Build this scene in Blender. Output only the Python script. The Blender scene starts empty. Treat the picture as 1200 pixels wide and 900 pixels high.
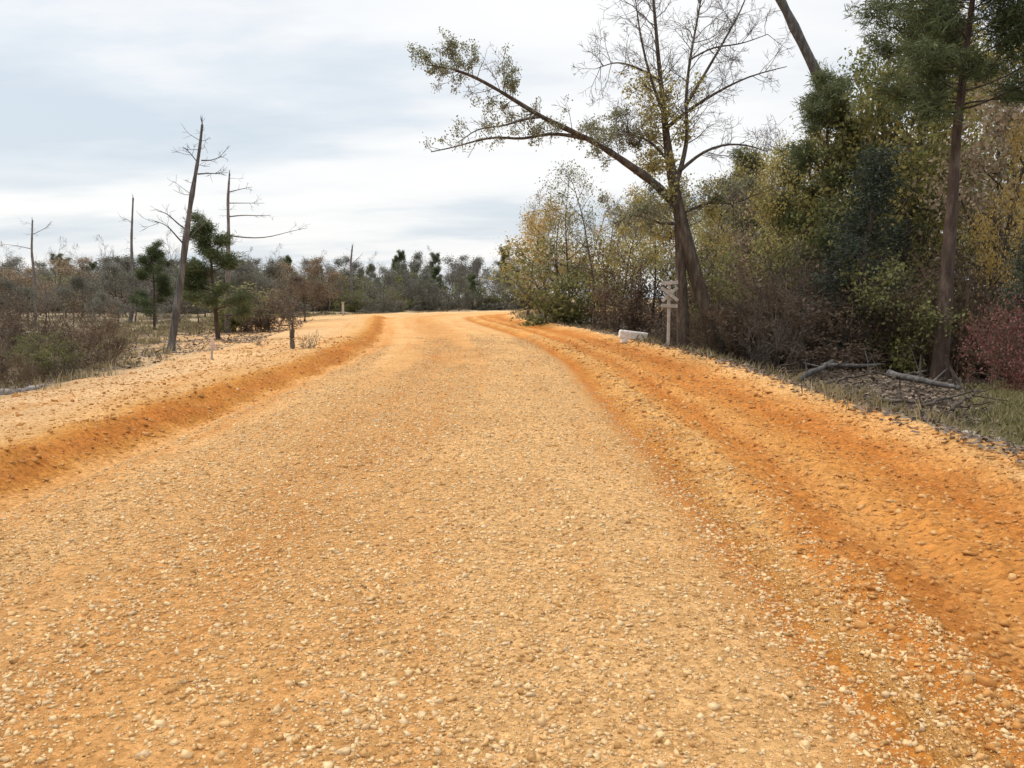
import bpy, math, random
import numpy as np
from mathutils import Vector

random.seed(7)
RNG = np.random.default_rng(7)
scene = bpy.context.scene
COL = scene.collection

# ------------------------------------------------------------------ camera geometry
F = 942.0                       # focal length in pixels of the 1200 px wide photograph
PITCH = math.radians(6.36)
CAM_H = 1.72


def at(px, py, Y):
    """world point at distance Y along the road seen at photo pixel (px, py)"""
    rx, ru = (px - 600) / F, (450 - py) / F
    cy = math.cos(PITCH) + ru * math.sin(PITCH)
    cz = -math.sin(PITCH) + ru * math.cos(PITCH)
    k = Y / cy
    return Vector((rx * k, Y, CAM_H + cz * k))


# ------------------------------------------------------------------ noise + terrain
def _hash(ix, iy, seed):
    n = (ix.astype(np.int64) * 374761393 + iy.astype(np.int64) * 668265263 + seed * 1442695041) & 0xffffffff
    n = ((n ^ (n >> 13)) * 1274126177) & 0xffffffff
    n = (n ^ (n >> 16)) & 0xffff
    return n / 65535.0


def vnoise(x, y, seed=0):
    x = np.asarray(x, float); y = np.asarray(y, float)
    ix = np.floor(x); iy = np.floor(y)
    fx = x - ix; fy = y - iy
    fx = fx * fx * (3 - 2 * fx); fy = fy * fy * (3 - 2 * fy)
    a = _hash(ix, iy, seed); b = _hash(ix + 1, iy, seed)
    c = _hash(ix, iy + 1, seed); d = _hash(ix + 1, iy + 1, seed)
    return (a * (1 - fx) + b * fx) * (1 - fy) + (c * (1 - fx) + d * fx) * fy - 0.5


def fbm(x, y, seed=0, octv=4):
    s = 0; a = 1.0
    for k in range(octv):
        s = s + a * vnoise(np.asarray(x) * 2 ** k, np.asarray(y) * 2 ** k, seed + k * 17)
        a *= 0.5
    return s


CY = [-60, 0, 20, 28, 37, 46, 54, 61, 68, 75, 84, 100, 125, 150, 400]
CX = [0.0, 0.0, -0.05, -0.55, -1.7, -3.1, -4.4, -5.0, -3.2, 1.5, 11, 34, 75, 110, 300]
_cy = np.linspace(-60, 400, 921)
_cx = np.interp(_cy, CY, CX)
for _ in range(10):
    _cx[1:-1] = 0.25 * _cx[:-2] + 0.5 * _cx[1:-1] + 0.25 * _cx[2:]


def cshift(y):
    return np.interp(y, _cy, _cx)


PU = [-60, -20, -12, -9.2, -8.2, -7.2, -6.0, -5.1, -4.8, -4.55, -4.3, -4.1, -3.0, -1.9, -1.2, -0.4, 0.5, 1.1, 1.4, 1.6, 1.78, 2.05, 2.4, 2.72, 2.98, 3.2, 3.5, 4.1, 4.5, 4.8, 5.05, 5.6, 6.4, 9, 14, 60]
PZ = [-.25, -.2, -.12, -.06, .06, .13, .16, .20, .225, .12, .015, 0.0, 0.01, .0, .035, .045, .03, .0, -.035, -.07, .0, .075, .02, .0, .075, .03, .03, .07, .12, .17, .13, -.1, -.32, -.42, -.45, -.5]


def height(x, y):
    x = np.asarray(x, float); y = np.asarray(y, float)
    u = x - cshift(y)
    wob = 0.14 * vnoise(y * 0.35, y * 0 + 3.3, 5) + 0.10 * vnoise(y * 1.1, y * 0 + 1.3, 6)
    uu = u + wob * np.clip(np.abs(u) / 2.0, 0, 1)
    z = np.interp(uu, PU, PZ)
    far = np.clip((y - 57) / 5, 0, 1) * np.clip((-3.9 - u) / .3, 0, 1) * np.clip((u + 9) / 2, 0, 1)
    z = z * (1 - .8 * far)
    face = np.clip((-4.0 - u) / .2, 0, 1) * np.clip((u + 5.3) / .4, 0, 1) * (1 - far)
    z = z + face * (.09 * fbm(x * 2.6, y * 1.6, 141, 4) + .03 * fbm(x * 11, y * 9, 151, 3))
    # softly uneven everywhere, rough on the loose dirt, lumpy in the woods
    loose = np.clip((u - 1.5) / 0.5, 0, 1) * np.clip((6.2 - u) / 0.8, 0, 1)
    looseL = np.clip((-4.0 - u) / 0.3, 0, 1) * np.clip((u + 9.5) / 1.0, 0, 1)
    wood = np.clip((u - 5.6) / 1.2, 0, 1) + np.clip((-8.2 - u) / 1.5, 0, 1)
    z = z + 0.012 * fbm(x * 1.3, y * 0.8, 11, 3)
    z = z + loose * (0.05 * fbm(x * .9, y * .45, 81, 3) + 0.035 * fbm(x * 3.2, y * 1.5, 21, 4) + 0.045 * fbm(x * 9, y * 8, 31, 3) + .06 * np.clip(fbm(x * 4.5, y * 3.6, 33, 3), 0, 1))
    z = z + looseL * (0.075 * fbm(x * 1.9, y * 1.1, 41, 4) + 0.02 * fbm(x * 8, y * 6, 51, 3))
    z = z + wood * (0.28 * fbm(x * 0.35, y * 0.3, 61, 4))
    # wheel corrugation on the gravel
    z = z + (1 - np.clip(wood + loose + looseL, 0, 1)) * 0.006 * fbm(x * 6, y * 5, 71, 3)
    # the road climbs very slightly towards the bend, and the outer side of the bend is banked
    z = z + 0.04 * np.clip((y - 30) / 45, 0, 1) ** 2 * np.clip((30 - np.abs(u)) / 20, 0, 1)
    z = z + 0.55 * np.exp(-((y - 64) / 9.0) ** 2) * np.clip((u - 4.6) / 1.0, 0, 1) * np.clip((11 - u) / 3, 0, 1)
    return z


def hgt(x, y):
    return float(height(np.array([x]), np.array([y]))[0])


def foot(px, Y):
    p = at(px, 450, Y)
    return Vector((p.x, Y, hgt(p.x, Y)))


# ------------------------------------------------------------------ mesh helpers
def mesh_np(name, verts, faces, attr=None, smooth=False):
    """faces: list of int arrays (n, k)"""
    me = bpy.data.meshes.new(name)
    verts = np.asarray(verts, np.float32)
    me.vertices.add(len(verts))
    me.vertices.foreach_set('co', verts.ravel())
    loops = np.concatenate([f.ravel() for f in faces]).astype(np.int32)
    counts = np.concatenate([np.full(len(f), f.shape[1]) for f in faces]).astype(np.int32)
    starts = np.concatenate([[0], np.cumsum(counts)[:-1]]).astype(np.int32)
    me.loops.add(len(loops)); me.loops.foreach_set('vertex_index', loops)
    me.polygons.add(len(counts))
    me.polygons.foreach_set('loop_start', starts)
    try:
        me.polygons.foreach_set('loop_total', counts)
    except Exception:
        pass
    if smooth:
        me.polygons.foreach_set('use_smooth', np.ones(len(counts), bool))
    if attr:
        for k, v in attr.items():
            a = me.attributes.new(k, 'FLOAT', 'POINT')
            a.data.foreach_set('value', np.asarray(v, np.float32))
    me.update(calc_edges=True)
    me.validate()
    return me


def link(name, me, mat, parent=None):
    o = bpy.data.objects.new(name, me)
    if mat is not None and not me.materials:
        me.materials.append(mat)
    COL.objects.link(o)
    if parent is not None:
        o.parent = parent
    return o


def tag(o, label=None, cat=None, group=None, kind=None):
    if label: o['label'] = label
    if cat: o['category'] = cat
    if group: o['group'] = group
    if kind: o['kind'] = kind
    return o


def empty(name, loc=(0, 0, 0)):
    o = bpy.data.objects.new(name, None)
    o.location = loc
    o.empty_display_size = 0.3
    COL.objects.link(o)
    return o


class Wood:
    """collects tapered tubes into one mesh"""
    def __init__(self):
        self.v = []; self.f = []; self.n = 0

    def tube(self, pts, rad, k=6, cap=True):
        pts = np.asarray(pts, float); rad = np.asarray(rad, float)
        n = len(pts)
        t = np.gradient(pts, axis=0)
        t /= np.linalg.norm(t, axis=1)[:, None] + 1e-9
        ref = np.array([0.31, 0.87, 0.38]) if abs(t[0, 2]) > 0.7 else np.array([0, 0, 1.0])
        a = np.cross(t, ref); a /= np.linalg.norm(a, axis=1)[:, None] + 1e-9
        b = np.cross(t, a)
        ang = np.linspace(0, 2 * np.pi, k, endpoint=False)
        ring = (pts[:, None, :] + rad[:, None, None] * (np.cos(ang)[None, :, None] * a[:, None, :] + np.sin(ang)[None, :, None] * b[:, None, :]))
        self.v.append(ring.reshape(-1, 3))
        i = np.arange(n - 1)[:, None] * k; j = np.arange(k)[None, :]; j2 = (j + 1) % k
        q = np.stack([i + j, i + j2, i + k + j2, i + k + j], -1).reshape(-1, 4) + self.n
        self.f.append(q)
        if cap and k in (4, 8):
            pass
        self.n += n * k

    def mesh(self, name):
        return mesh_np(name, np.concatenate(self.v), [np.concatenate(self.f)], smooth=True)


def norm(v):
    return v / (np.linalg.norm(v) + 1e-9)


def perp(d, rng):
    r = rng.normal(size=3)
    r -= d * np.dot(r, d)
    return norm(r)


def wander(p, d, L, n, rng, w=0.15, up=0.05):
    pts = [p]; d = norm(d)
    s = L / n
    for _ in range(n):
        d = norm(d + rng.normal(size=3) * w + np.array([0, 0, up]))
        p = p + d * s
        pts.append(p)
    return np.array(pts)


def grow(p, d, L, r, level, rng, cfg, thick, thin, tips):
    """recursive branching; thick gets limbs, thin gets twigs, tips collects leaf spots"""
    n = max(3, int(L / cfg.get('seg', 0.35)))
    n = min(n, 9)
    pts = wander(np.asarray(p, float), np.asarray(d, float), L, n, rng, cfg.get('w', .16), cfg.get('up', .05))
    rad = np.linspace(r, max(r * 0.35, 0.004), len(pts))
    tgt = thick if r > cfg.get('split', 0.03) else thin
    tgt.tube(pts, rad, 7 if r > .08 else (5 if r > .025 else 3))
    if level == 0:
        for q in pts[1:]:
            tips.append(q)
        return
    nc = cfg['nc'][min(level, len(cfg['nc']) - 1)]
    for _ in range(nc):
        t = rng.uniform(cfg.get('t0', .25), 1.0)
        i = t * (len(pts) - 1); i0 = min(int(i), len(pts) - 2)
        q = pts[i0] + (pts[i0 + 1] - pts[i0]) * (i - i0)
        dd = norm(pts[i0 + 1] - pts[i0])
        a = math.radians(rng.uniform(*cfg.get('ang', (30, 65))))
        nd = norm(dd * math.cos(a) + perp(dd, rng) * math.sin(a))
        rr = (r * (1 - 0.6 * t)) * rng.uniform(.4, .6)
        grow(q, nd, L * rng.uniform(.42, .68) * (1.1 - .45 * t), max(rr, .005), level - 1, rng, cfg, thick, thin, tips)


def leaf_mesh(name, centers, size, rng, per=6, spread=0.25, droop=0.0, aspect=0.6):
    c = np.repeat(np.asarray(centers, float), per, axis=0)
    n = len(c)
    c = c + rng.normal(size=(n, 3)) * spread
    s = size * rng.uniform(.55, 1.3, n)
    a = rng.normal(size=(n, 3)); a[:, 2] -= droop; a /= np.linalg.norm(a, axis=1)[:, None]
    b = rng.normal(size=(n, 3)); b -= a * np.sum(a * b, 1)[:, None]; b /= np.linalg.norm(b, axis=1)[:, None]
    nn = np.cross(a, b)
    L = s[:, None] * a; W = (s * aspect * .5)[:, None] * b
    v = np.stack([c, c + L * .45 + W + nn * (s * .06)[:, None], c + L, c + L * .45 - W + nn * (s * .06)[:, None]], 1).reshape(-1, 3)
    f = np.arange(n * 4).reshape(-1, 4)
    return mesh_np(name, v, [f], {'rnd': np.repeat(rng.uniform(0, 1, n) * .6 + .4 * np.repeat(rng.uniform(0, 1, len(centers)), per), 4)})


def needle_mesh(name, centers, dirs, rng, per=16, length=.2, width=.012, spread=.06):
    c = np.repeat(np.asarray(centers, float), per, axis=0)
    d = np.repeat(np.asarray(dirs, float), per, axis=0)
    n = len(c)
    c = c + rng.normal(size=(n, 3)) * spread
    a = d * .9 + rng.normal(size=(n, 3)) * .8; a /= np.linalg.norm(a, axis=1)[:, None]
    b = rng.normal(size=(n, 3)); b -= a * np.sum(a * b, 1)[:, None]; b /= np.linalg.norm(b, axis=1)[:, None]
    L = a * (length * rng.uniform(.6, 1.2, n))[:, None]
    W = b * width
    sag = np.zeros((n, 3)); sag[:, 2] = -.18 * length
    v = np.stack([c - W, c + W, c + L * .6 + W, c + L + sag, c + L * .6 - W], 1).reshape(-1, 3)
    f = np.arange(n * 5).reshape(-1, 5)
    return mesh_np(name, v, [f], {'rnd': np.repeat(rng.uniform(0, 1, n) * .5 + .5 * np.repeat(rng.uniform(0, 1, len(centers)), per), 5)})


# ------------------------------------------------------------------ materials
def new_mat(name):
    m = bpy.data.materials.new(name)
    m.use_nodes = True
    nt = m.node_tree
    for nd in list(nt.nodes): nt.nodes.remove(nd)
    out = nt.nodes.new('ShaderNodeOutputMaterial')
    return m, nt, out


def node(nt, kind, **kw):
    n = nt.nodes.new(kind)
    for k, v in kw.items():
        setattr(n, k, v)
    return n


def ramp(nt, stops, interp='LINEAR'):
    r = nt.nodes.new('ShaderNodeValToRGB')
    cr = r.color_ramp; cr.interpolation = interp
    while len(cr.elements) > 1: cr.elements.remove(cr.elements[0])
    cr.elements[0].position = stops[0][0]; cr.elements[0].color = (*stops[0][1], 1)
    for p, c in stops[1:]:
        e = cr.elements.new(p); e.color = (*c, 1)
    return r


LIGHT = {'olive_leaves': 2.0, 'pale_olive_leaves': 2.0, 'brown_leaves': 1.7, 'yellow_leaves': 1.5, 'green_leaves': 1.55, 'pine_needles': 1.7, 'dark_russet_leaves': 1.25, 'dark_conifer_leaves': 1.1}


def leaf_mat(name, cols, transl=.35, rough=.6):
    m, nt, out = new_mat(name)
    at_ = node(nt, 'ShaderNodeAttribute', attribute_name='rnd')
    oi = node(nt, 'ShaderNodeObjectInfo')
    k = len(cols)
    cols = [tuple(min(.6, c_ * LIGHT.get(name, 1)) for c_ in c) for c in cols]
    r = ramp(nt, [(i / max(1, k - 1), c) for i, c in enumerate(cols)])
    ad = node(nt, 'ShaderNodeMath', operation='MULTIPLY_ADD'); ad.inputs[1].default_value = .3; ad.inputs[2].default_value = -.15
    nt.links.new(oi.outputs['Random'], ad.inputs[0])
    sm = node(nt, 'ShaderNodeMath', operation='ADD')
    nt.links.new(at_.outputs['Fac'], sm.inputs[0]); nt.links.new(ad.outputs[0], sm.inputs[1])
    nt.links.new(sm.outputs[0], r.inputs['Fac'])
    p = node(nt, 'ShaderNodeBsdfPrincipled')
    p.inputs['Roughness'].default_value = rough
    p.inputs['Specular IOR Level'].default_value = .25
    tr = node(nt, 'ShaderNodeBsdfTranslucent')
    mx = node(nt, 'ShaderNodeMixShader'); mx.inputs['Fac'].default_value = transl
    nt.links.new(r.outputs['Color'], p.inputs['Base Color'])
    nt.links.new(r.outputs['Color'], tr.inputs['Color'])
    nt.links.new(p.outputs[0], mx.inputs[1]); nt.links.new(tr.outputs[0], mx.inputs[2])
    nt.links.new(mx.outputs[0], out.inputs['Surface'])
    return m


def bark_mat(name, c0, c1, c2, scale=9):
    m, nt, out = new_mat(name)
    tc = node(nt, 'ShaderNodeTexCoord')
    mp = node(nt, 'ShaderNodeMapping'); mp.inputs['Scale'].default_value = (scale, scale, scale * .22)
    nz = node(nt, 'ShaderNodeTexNoise'); nz.inputs['Scale'].default_value = 1.0; nz.inputs['Detail'].default_value = 6; nz.inputs['Roughness'].default_value = .65
    nt.links.new(tc.outputs['Object'], mp.inputs[0]); nt.links.new(mp.outputs[0], nz.inputs['Vector'])
    r = ramp(nt, [(.3, c0), (.52, c1), (.7, c2)])
    nt.links.new(nz.outputs['Fac'], r.inputs['Fac'])
    p = node(nt, 'ShaderNodeBsdfPrincipled'); p.inputs['Roughness'].default_value = .9; p.inputs['Specular IOR Level'].default_value = .15
    b = node(nt, 'ShaderNodeBump'); b.inputs['Strength'].default_value = .7; b.inputs['Distance'].default_value = .03
    nt.links.new(nz.outputs['Fac'], b.inputs['Height']); nt.links.new(b.outputs[0], p.inputs['Normal'])
    nt.links.new(r.outputs['Color'], p.inputs['Base Color'])
    nt.links.new(p.outputs[0], out.inputs['Surface'])
    return m


M = {}
M['bark'] = bark_mat('bark', (.035, .027, .021), (.085, .066, .05), (.165, .14, .112))
M['bark_pine'] = bark_mat('pine_bark', (.035, .024, .02), (.085, .058, .044), (.16, .12, .095), 7)
M['bark_dead'] = bark_mat('dead_wood', (.045, .04, .037), (.1, .09, .082), (.19, .175, .16), 10)
M['twig'] = bark_mat('twig_bark', (.05, .04, .034), (.1, .08, .065), (.16, .13, .11), 12)
M['twig_pale'] = bark_mat('pale_twig_bark', (.09, .075, .066), (.16, .135, .12), (.24, .21, .19), 12)
M['twig_red'] = bark_mat('reddish_twig_bark', (.07, .048, .032), (.135, .09, .055), (.2, .145, .09), 12)
M['olive'] = leaf_mat('olive_leaves', [(.08, .066, .021), (.152, .124, .037), (.225, .187, .063), (.33, .275, .12)], .45)
M['sparse'] = leaf_mat('pale_olive_leaves', [(.05, .055, .028), (.1, .1, .055), (.17, .165, .1), (.3, .28, .19)])
M['brown'] = leaf_mat('brown_leaves', [(.07, .046, .028), (.125, .086, .05), (.19, .143, .095), (.3, .23, .155)], .45)
M['russet'] = leaf_mat('dark_russet_leaves', [(.05, .034, .025), (.088, .06, .042), (.13, .09, .06), (.21, .155, .105)], .4)
M['drab'] = leaf_mat('drab_leaves', [(.075, .072, .055), (.125, .118, .09), (.175, .165, .13), (.26, .245, .2)], .45)
M['yellow'] = leaf_mat('yellow_leaves', [(.13, .085, .022), (.24, .16, .04), (.32, .22, .065), (.4, .3, .12)], .5)
M['green'] = leaf_mat('green_leaves', [(.05, .052, .017), (.092, .094, .03), (.14, .135, .046), (.21, .195, .085)], .45)
M['dark'] = leaf_mat('dark_conifer_leaves', [(.022, .031, .022), (.042, .055, .037), (.064, .079, .05), (.1, .112, .07)], .25)
M['needle'] = leaf_mat('pine_needles', [(.027, .036, .016), (.054, .068, .028), (.082, .095, .04), (.135, .142, .07)], .3)
M['red'] = leaf_mat('reddish_leaves', [(.1, .032, .026), (.17, .062, .05), (.23, .095, .078), (.28, .15, .125)])
M['drygrass'] = leaf_mat('dry_grass', [(.13, .1, .045), (.22, .175, .085), (.3, .245, .13), (.4, .33, .2)], .3)
M['greengrass'] = leaf_mat('green_grass', [(.13, .12, .045), (.2, .18, .07), (.27, .235, .1), (.36, .31, .16)], .3)
M['litter'] = leaf_mat('leaf_litter', [(.06, .044, .034), (.115, .08, .055), (.17, .12, .08), (.25, .185, .13)], .1)


def stone_mat(name, cols, rough=.85):
    m, nt, out = new_mat(name)
    at_ = node(nt, 'ShaderNodeAttribute', attribute_name='rnd')
    r = ramp(nt, [(i / (len(cols) - 1), c) for i, c in enumerate(cols)])
    nt.links.new(at_.outputs['Fac'], r.inputs['Fac'])
    p = node(nt, 'ShaderNodeBsdfPrincipled'); p.inputs['Roughness'].default_value = rough; p.inputs['Specular IOR Level'].default_value = .25
    tc = node(nt, 'ShaderNodeTexCoord')
    nz = node(nt, 'ShaderNodeTexNoise'); nz.inputs['Scale'].default_value = 60; nz.inputs['Detail'].default_value = 3
    nt.links.new(tc.outputs['Object'], nz.inputs['Vector'])
    mx = node(nt, 'ShaderNodeMix', data_type='RGBA', blend_type='MULTIPLY'); mx.inputs['Factor'].default_value = .5
    nt.links.new(r.outputs['Color'], mx.inputs['A']); nt.links.new(nz.outputs['Color'], mx.inputs['B'])
    rr = ramp(nt, [(.3, (.7, .66, .6)), (.7, (1.15, 1.12, 1.08))])
    nt.links.new(nz.outputs['Fac'], rr.inputs['Fac']); nt.links.new(rr.outputs['Color'], mx.inputs['B'])
    nt.links.new(mx.outputs['Result'], p.inputs['Base Color'])
    nt.links.new(p.outputs[0], out.inputs['Surface'])
    return m


M['pebble'] = stone_mat('gravel_stones', [(.36, .19, .065), (.5, .285, .105), (.58, .35, .145), (.54, .385, .22), (.64, .43, .205), (.68, .49, .27)])
M['clod'] = stone_mat('dirt_clods', [(.34, .14, .034), (.42, .19, .05), (.48, .24, .075), (.56, .33, .13)])
M['rock_dark'] = stone_mat('grey_rubble', [(.11, .095, .09), (.19, .165, .16), (.27, .24, .235)])
M['rock'] = stone_mat('pale_rock', [(.2, .17, .14), (.32, .28, .23), (.42, .37, .3)])


def dirt_mat():
    m, nt, out = new_mat('orange_dirt_and_gravel')
    L = nt.links.new
    au = node(nt, 'ShaderNodeAttribute', attribute_name='across')
    al = node(nt, 'ShaderNodeAttribute', attribute_name='along')
    cmb = node(nt, 'ShaderNodeCombineXYZ')
    L(au.outputs['Fac'], cmb.inputs[0]); L(al.outputs['Fac'], cmb.inputs[1])
    # streaks along the road
    mp = node(nt, 'ShaderNodeMapping'); mp.inputs['Scale'].default_value = (2.2, .16, 1)
    L(cmb.outputs[0], mp.inputs[0])
    streak = node(nt, 'ShaderNodeTexNoise'); streak.inputs['Scale'].default_value = 1; streak.inputs['Detail'].default_value = 5; streak.inputs['Roughness'].default_value = .6
    L(mp.outputs[0], streak.inputs['Vector'])
    blot = node(nt, 'ShaderNodeTexNoise'); blot.inputs['Scale'].default_value = .8; blot.inputs['Detail'].default_value = 6; blot.inputs['Roughness'].default_value = .62
    L(cmb.outputs[0], blot.inputs['Vector'])
    fine = node(nt, 'ShaderNodeTexNoise'); fine.inputs['Scale'].default_value = 26; fine.inputs['Detail'].default_value = 5; fine.inputs['Roughness'].default_value = .7
    L(cmb.outputs[0], fine.inputs['Vector'])
    # across + wobble
    w1 = node(nt, 'ShaderNodeMath', operation='MULTIPLY_ADD'); w1.inputs[1].default_value = .56; L(blot.outputs['Fac'], w1.inputs[0]); L(au.outputs['Fac'], w1.inputs[2])
    w2 = node(nt, 'ShaderNodeMath', operation='MULTIPLY_ADD'); w2.inputs[1].default_value = .36; L(fine.outputs['Fac'], w2.inputs[0]); L(w1.outputs[0], w2.inputs[2])
    mr = node(nt, 'ShaderNodeMapRange'); mr.inputs['From Min'].default_value = -12 + .46; mr.inputs['From Max'].default_value = 8 + .46
    L(w2.outputs[0], mr.inputs['Value'])
    P = lambda u: (u + 12) / 20
    tan = (.43, .30, .17); gravel = (.48, .305, .145); gravel2 = (.44, .26, .11); pale = (.52, .36, .195)
    orange = (.445, .23, .07); deep = (.385, .17, .042); ochre = (.405, .21, .055); red = (.30, .115, .032)
    warm = (1.25, 1.04, .78)
    stops = [(-11, (.12, .1, .075)), (-9.6, (.15, .125, .09)), (-8.6, (.33, .27, .2)), (-7.7, (.47, .37, .26)), (-6.4, (.5, .37, .235)), (-5.3, (.49, .335, .175)), (-4.95, (.43, .25, .09)), (-4.75, ochre), (-4.5, deep), (-4.3, ochre),  # outermost stops dark: leaf debris and painted-in shade at the foot of the brush
             (-4.15, (.5, .3, .13)), (-3.3, pale), (-1.8, gravel2), (-1.0, gravel), (-.3, pale), (.5, pale), (1.1, pale), (1.38, gravel2), (1.55, deep), (1.68, ochre),  # right groove stops darkened, painting in shade the soft light leaves weak
             (1.85, (.46, .27, .1)), (2.1, (.52, .34, .15)), (2.35, orange), (2.7, deep), (2.95, (.46, .265, .1)), (3.2, orange), (3.7, deep), (4.1, (.45, .23, .075)), (4.4, (.49, .3, .13)), (4.75, (.55, .39, .22)), (5.1, (.46, .34, .2)), (5.9, (.14, .105, .07))]  # berm stop beside the groove lightened, so colour adds to the relief shading
    r = ramp(nt, [(P(u), tuple(a_ * b_ for a_, b_ in zip(c, warm))) for u, c in stops])
    L(mr.outputs[0], r.inputs['Fac'])
    # patches of redder earth
    patch = ramp(nt, [(.5, (0, 0, 0)), (.68, (1, 1, 1))])
    L(streak.outputs['Fac'], patch.inputs['Fac'])
    mx1 = node(nt, 'ShaderNodeMix', data_type='RGBA', blend_type='MULTIPLY')
    pf = node(nt, 'ShaderNodeMath', operation='MULTIPLY'); pf.inputs[1].default_value = .75; L(patch.outputs['Color'], pf.inputs[0])
    L(pf.outputs[0], mx1.inputs['Factor']); L(r.outputs['Color'], mx1.inputs['A']); mx1.inputs['B'].default_value = (.92, .74, .52, 1)
    # tone variation, dark end painted in as shade in the gaps between stones
    tv = ramp(nt, [(.28, (.62, .56, .48)), (.46, (.95, .94, .92)), (.56, (1.05, 1.05, 1.05)), (.74, (1.3, 1.3, 1.32))])
    L(fine.outputs['Fac'], tv.inputs['Fac'])
    mx2 = node(nt, 'ShaderNodeMix', data_type='RGBA', blend_type='MULTIPLY'); mx2.inputs['Factor'].default_value = 1
    L(mx1.outputs['Result'], mx2.inputs['A']); L(tv.outputs['Color'], mx2.inputs['B'])
    bv = ramp(nt, [(.3, (.84, .8, .74)), (.7, (1.1, 1.12, 1.16))])
    L(blot.outputs['Fac'], bv.inputs['Fac'])
    mx3 = node(nt, 'ShaderNodeMix', data_type='RGBA', blend_type='MULTIPLY'); mx3.inputs['Factor'].default_value = .9
    L(mx2.outputs['Result'], mx3.inputs['A']); L(bv.outputs['Color'], mx3.inputs['B'])
    # embedded stones
    vo = node(nt, 'ShaderNodeTexVoronoi', feature='F1'); vo.inputs['Scale'].default_value = 26
    L(cmb.outputs[0], vo.inputs['Vector'])
    sc_ = ramp(nt, [(0, (.66, .6, .5)), (.35, (.85, .82, .76)), (.6, (1.05, 1.03, 1)), (1, (1.35, 1.36, 1.42))])
    L(vo.outputs['Color'], sc_.inputs['Fac'])
    mx4 = node(nt, 'ShaderNodeMix', data_type='RGBA', blend_type='MULTIPLY'); mx4.inputs['Factor'].default_value = .75
    L(mx3.outputs['Result'], mx4.inputs['A']); L(sc_.outputs['Color'], mx4.inputs['B'])
    p = node(nt, 'ShaderNodeBsdfPrincipled'); p.inputs['Roughness'].default_value = .93; p.inputs['Specular IOR Level'].default_value = .15
    L(mx4.outputs['Result'], p.inputs['Base Color'])
    b1 = node(nt, 'ShaderNodeBump'); b1.inputs['Strength'].default_value = 1.0; b1.inputs['Distance'].default_value = .045; L(fine.outputs['Fac'], b1.inputs['Height'])
    b2 = node(nt, 'ShaderNodeBump', invert=True); b2.inputs['Strength'].default_value = .7; b2.inputs['Distance'].default_value = .012; L(vo.outputs['Distance'], b2.inputs['Height']); L(b1.outputs[0], b2.inputs['Normal'])
    L(b2.outputs[0], p.inputs['Normal'])
    L(p.outputs[0], out.inputs['Surface'])
    return m


def ground_mat():
    m, nt, out = new_mat('forest_floor_and_dry_grass')
    L = nt.links.new
    au = node(nt, 'ShaderNodeAttribute', attribute_name='across')
    geo = node(nt, 'ShaderNodeNewGeometry')
    n1 = node(nt, 'ShaderNodeTexNoise'); n1.inputs['Scale'].default_value = .28; n1.inputs['Detail'].default_value = 6; n1.inputs['Roughness'].default_value = .65
    n2 = node(nt, 'ShaderNodeTexNoise'); n2.inputs['Scale'].default_value = 6; n2.inputs['Detail'].default_value = 6; n2.inputs['Roughness'].default_value = .75
    L(geo.outputs['Position'], n1.inputs['Vector']); L(geo.outputs['Position'], n2.inputs['Vector'])
    left = ramp(nt, [(.34, (.1, .075, .052)), (.45, (.19, .145, .09)), (.54, (.31, .24, .15)), (.66, (.42, .34, .22))])
    right = ramp(nt, [(.35, (.05, .038, .03)), (.5, (.085, .065, .05)), (.62, (.13, .1, .07)), (.75, (.17, .14, .08))])
    L(n1.outputs['Fac'], left.inputs['Fac']); L(n1.outputs['Fac'], right.inputs['Fac'])
    side = node(nt, 'ShaderNodeMapRange'); side.inputs['From Min'].default_value = -2; side.inputs['From Max'].default_value = 2
    L(au.outputs['Fac'], side.inputs['Value'])
    mx = node(nt, 'ShaderNodeMix', data_type='RGBA'); L(side.outputs[0], mx.inputs['Factor']); L(left.outputs['Color'], mx.inputs['A']); L(right.outputs['Color'], mx.inputs['B'])
    tv = ramp(nt, [(.3, (.6, .58, .55)), (.7, (1.35, 1.32, 1.28))]); L(n2.outputs['Fac'], tv.inputs['Fac'])
    m2 = node(nt, 'ShaderNodeMix', data_type='RGBA', blend_type='MULTIPLY'); m2.inputs['Factor'].default_value = 1
    L(mx.outputs['Result'], m2.inputs['A']); L(tv.outputs['Color'], m2.inputs['B'])
    p = node(nt, 'ShaderNodeBsdfPrincipled'); p.inputs['Roughness'].default_value = .95; p.inputs['Specular IOR Level'].default_value = .1
    L(m2.outputs['Result'], p.inputs['Base Color'])
    b = node(nt, 'ShaderNodeBump'); b.inputs['Strength'].default_value = .9; b.inputs['Distance'].default_value = .08; L(n2.outputs['Fac'], b.inputs['Height']); L(b.outputs[0], p.inputs['Normal'])
    L(p.outputs[0], out.inputs['Surface'])
    return m


M['dirt'] = dirt_mat()
M['ground'] = ground_mat()

# ------------------------------------------------------------------ terrain sheets
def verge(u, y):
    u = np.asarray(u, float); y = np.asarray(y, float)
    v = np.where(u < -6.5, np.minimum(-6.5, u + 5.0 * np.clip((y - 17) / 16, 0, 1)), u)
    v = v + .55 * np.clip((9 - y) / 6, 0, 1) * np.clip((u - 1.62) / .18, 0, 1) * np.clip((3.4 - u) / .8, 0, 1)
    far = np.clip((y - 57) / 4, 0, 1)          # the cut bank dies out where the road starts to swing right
    return np.where((u < -4.0) & (u > -6.4), v * (1 - far) - 6.4 * far, v)


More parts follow.
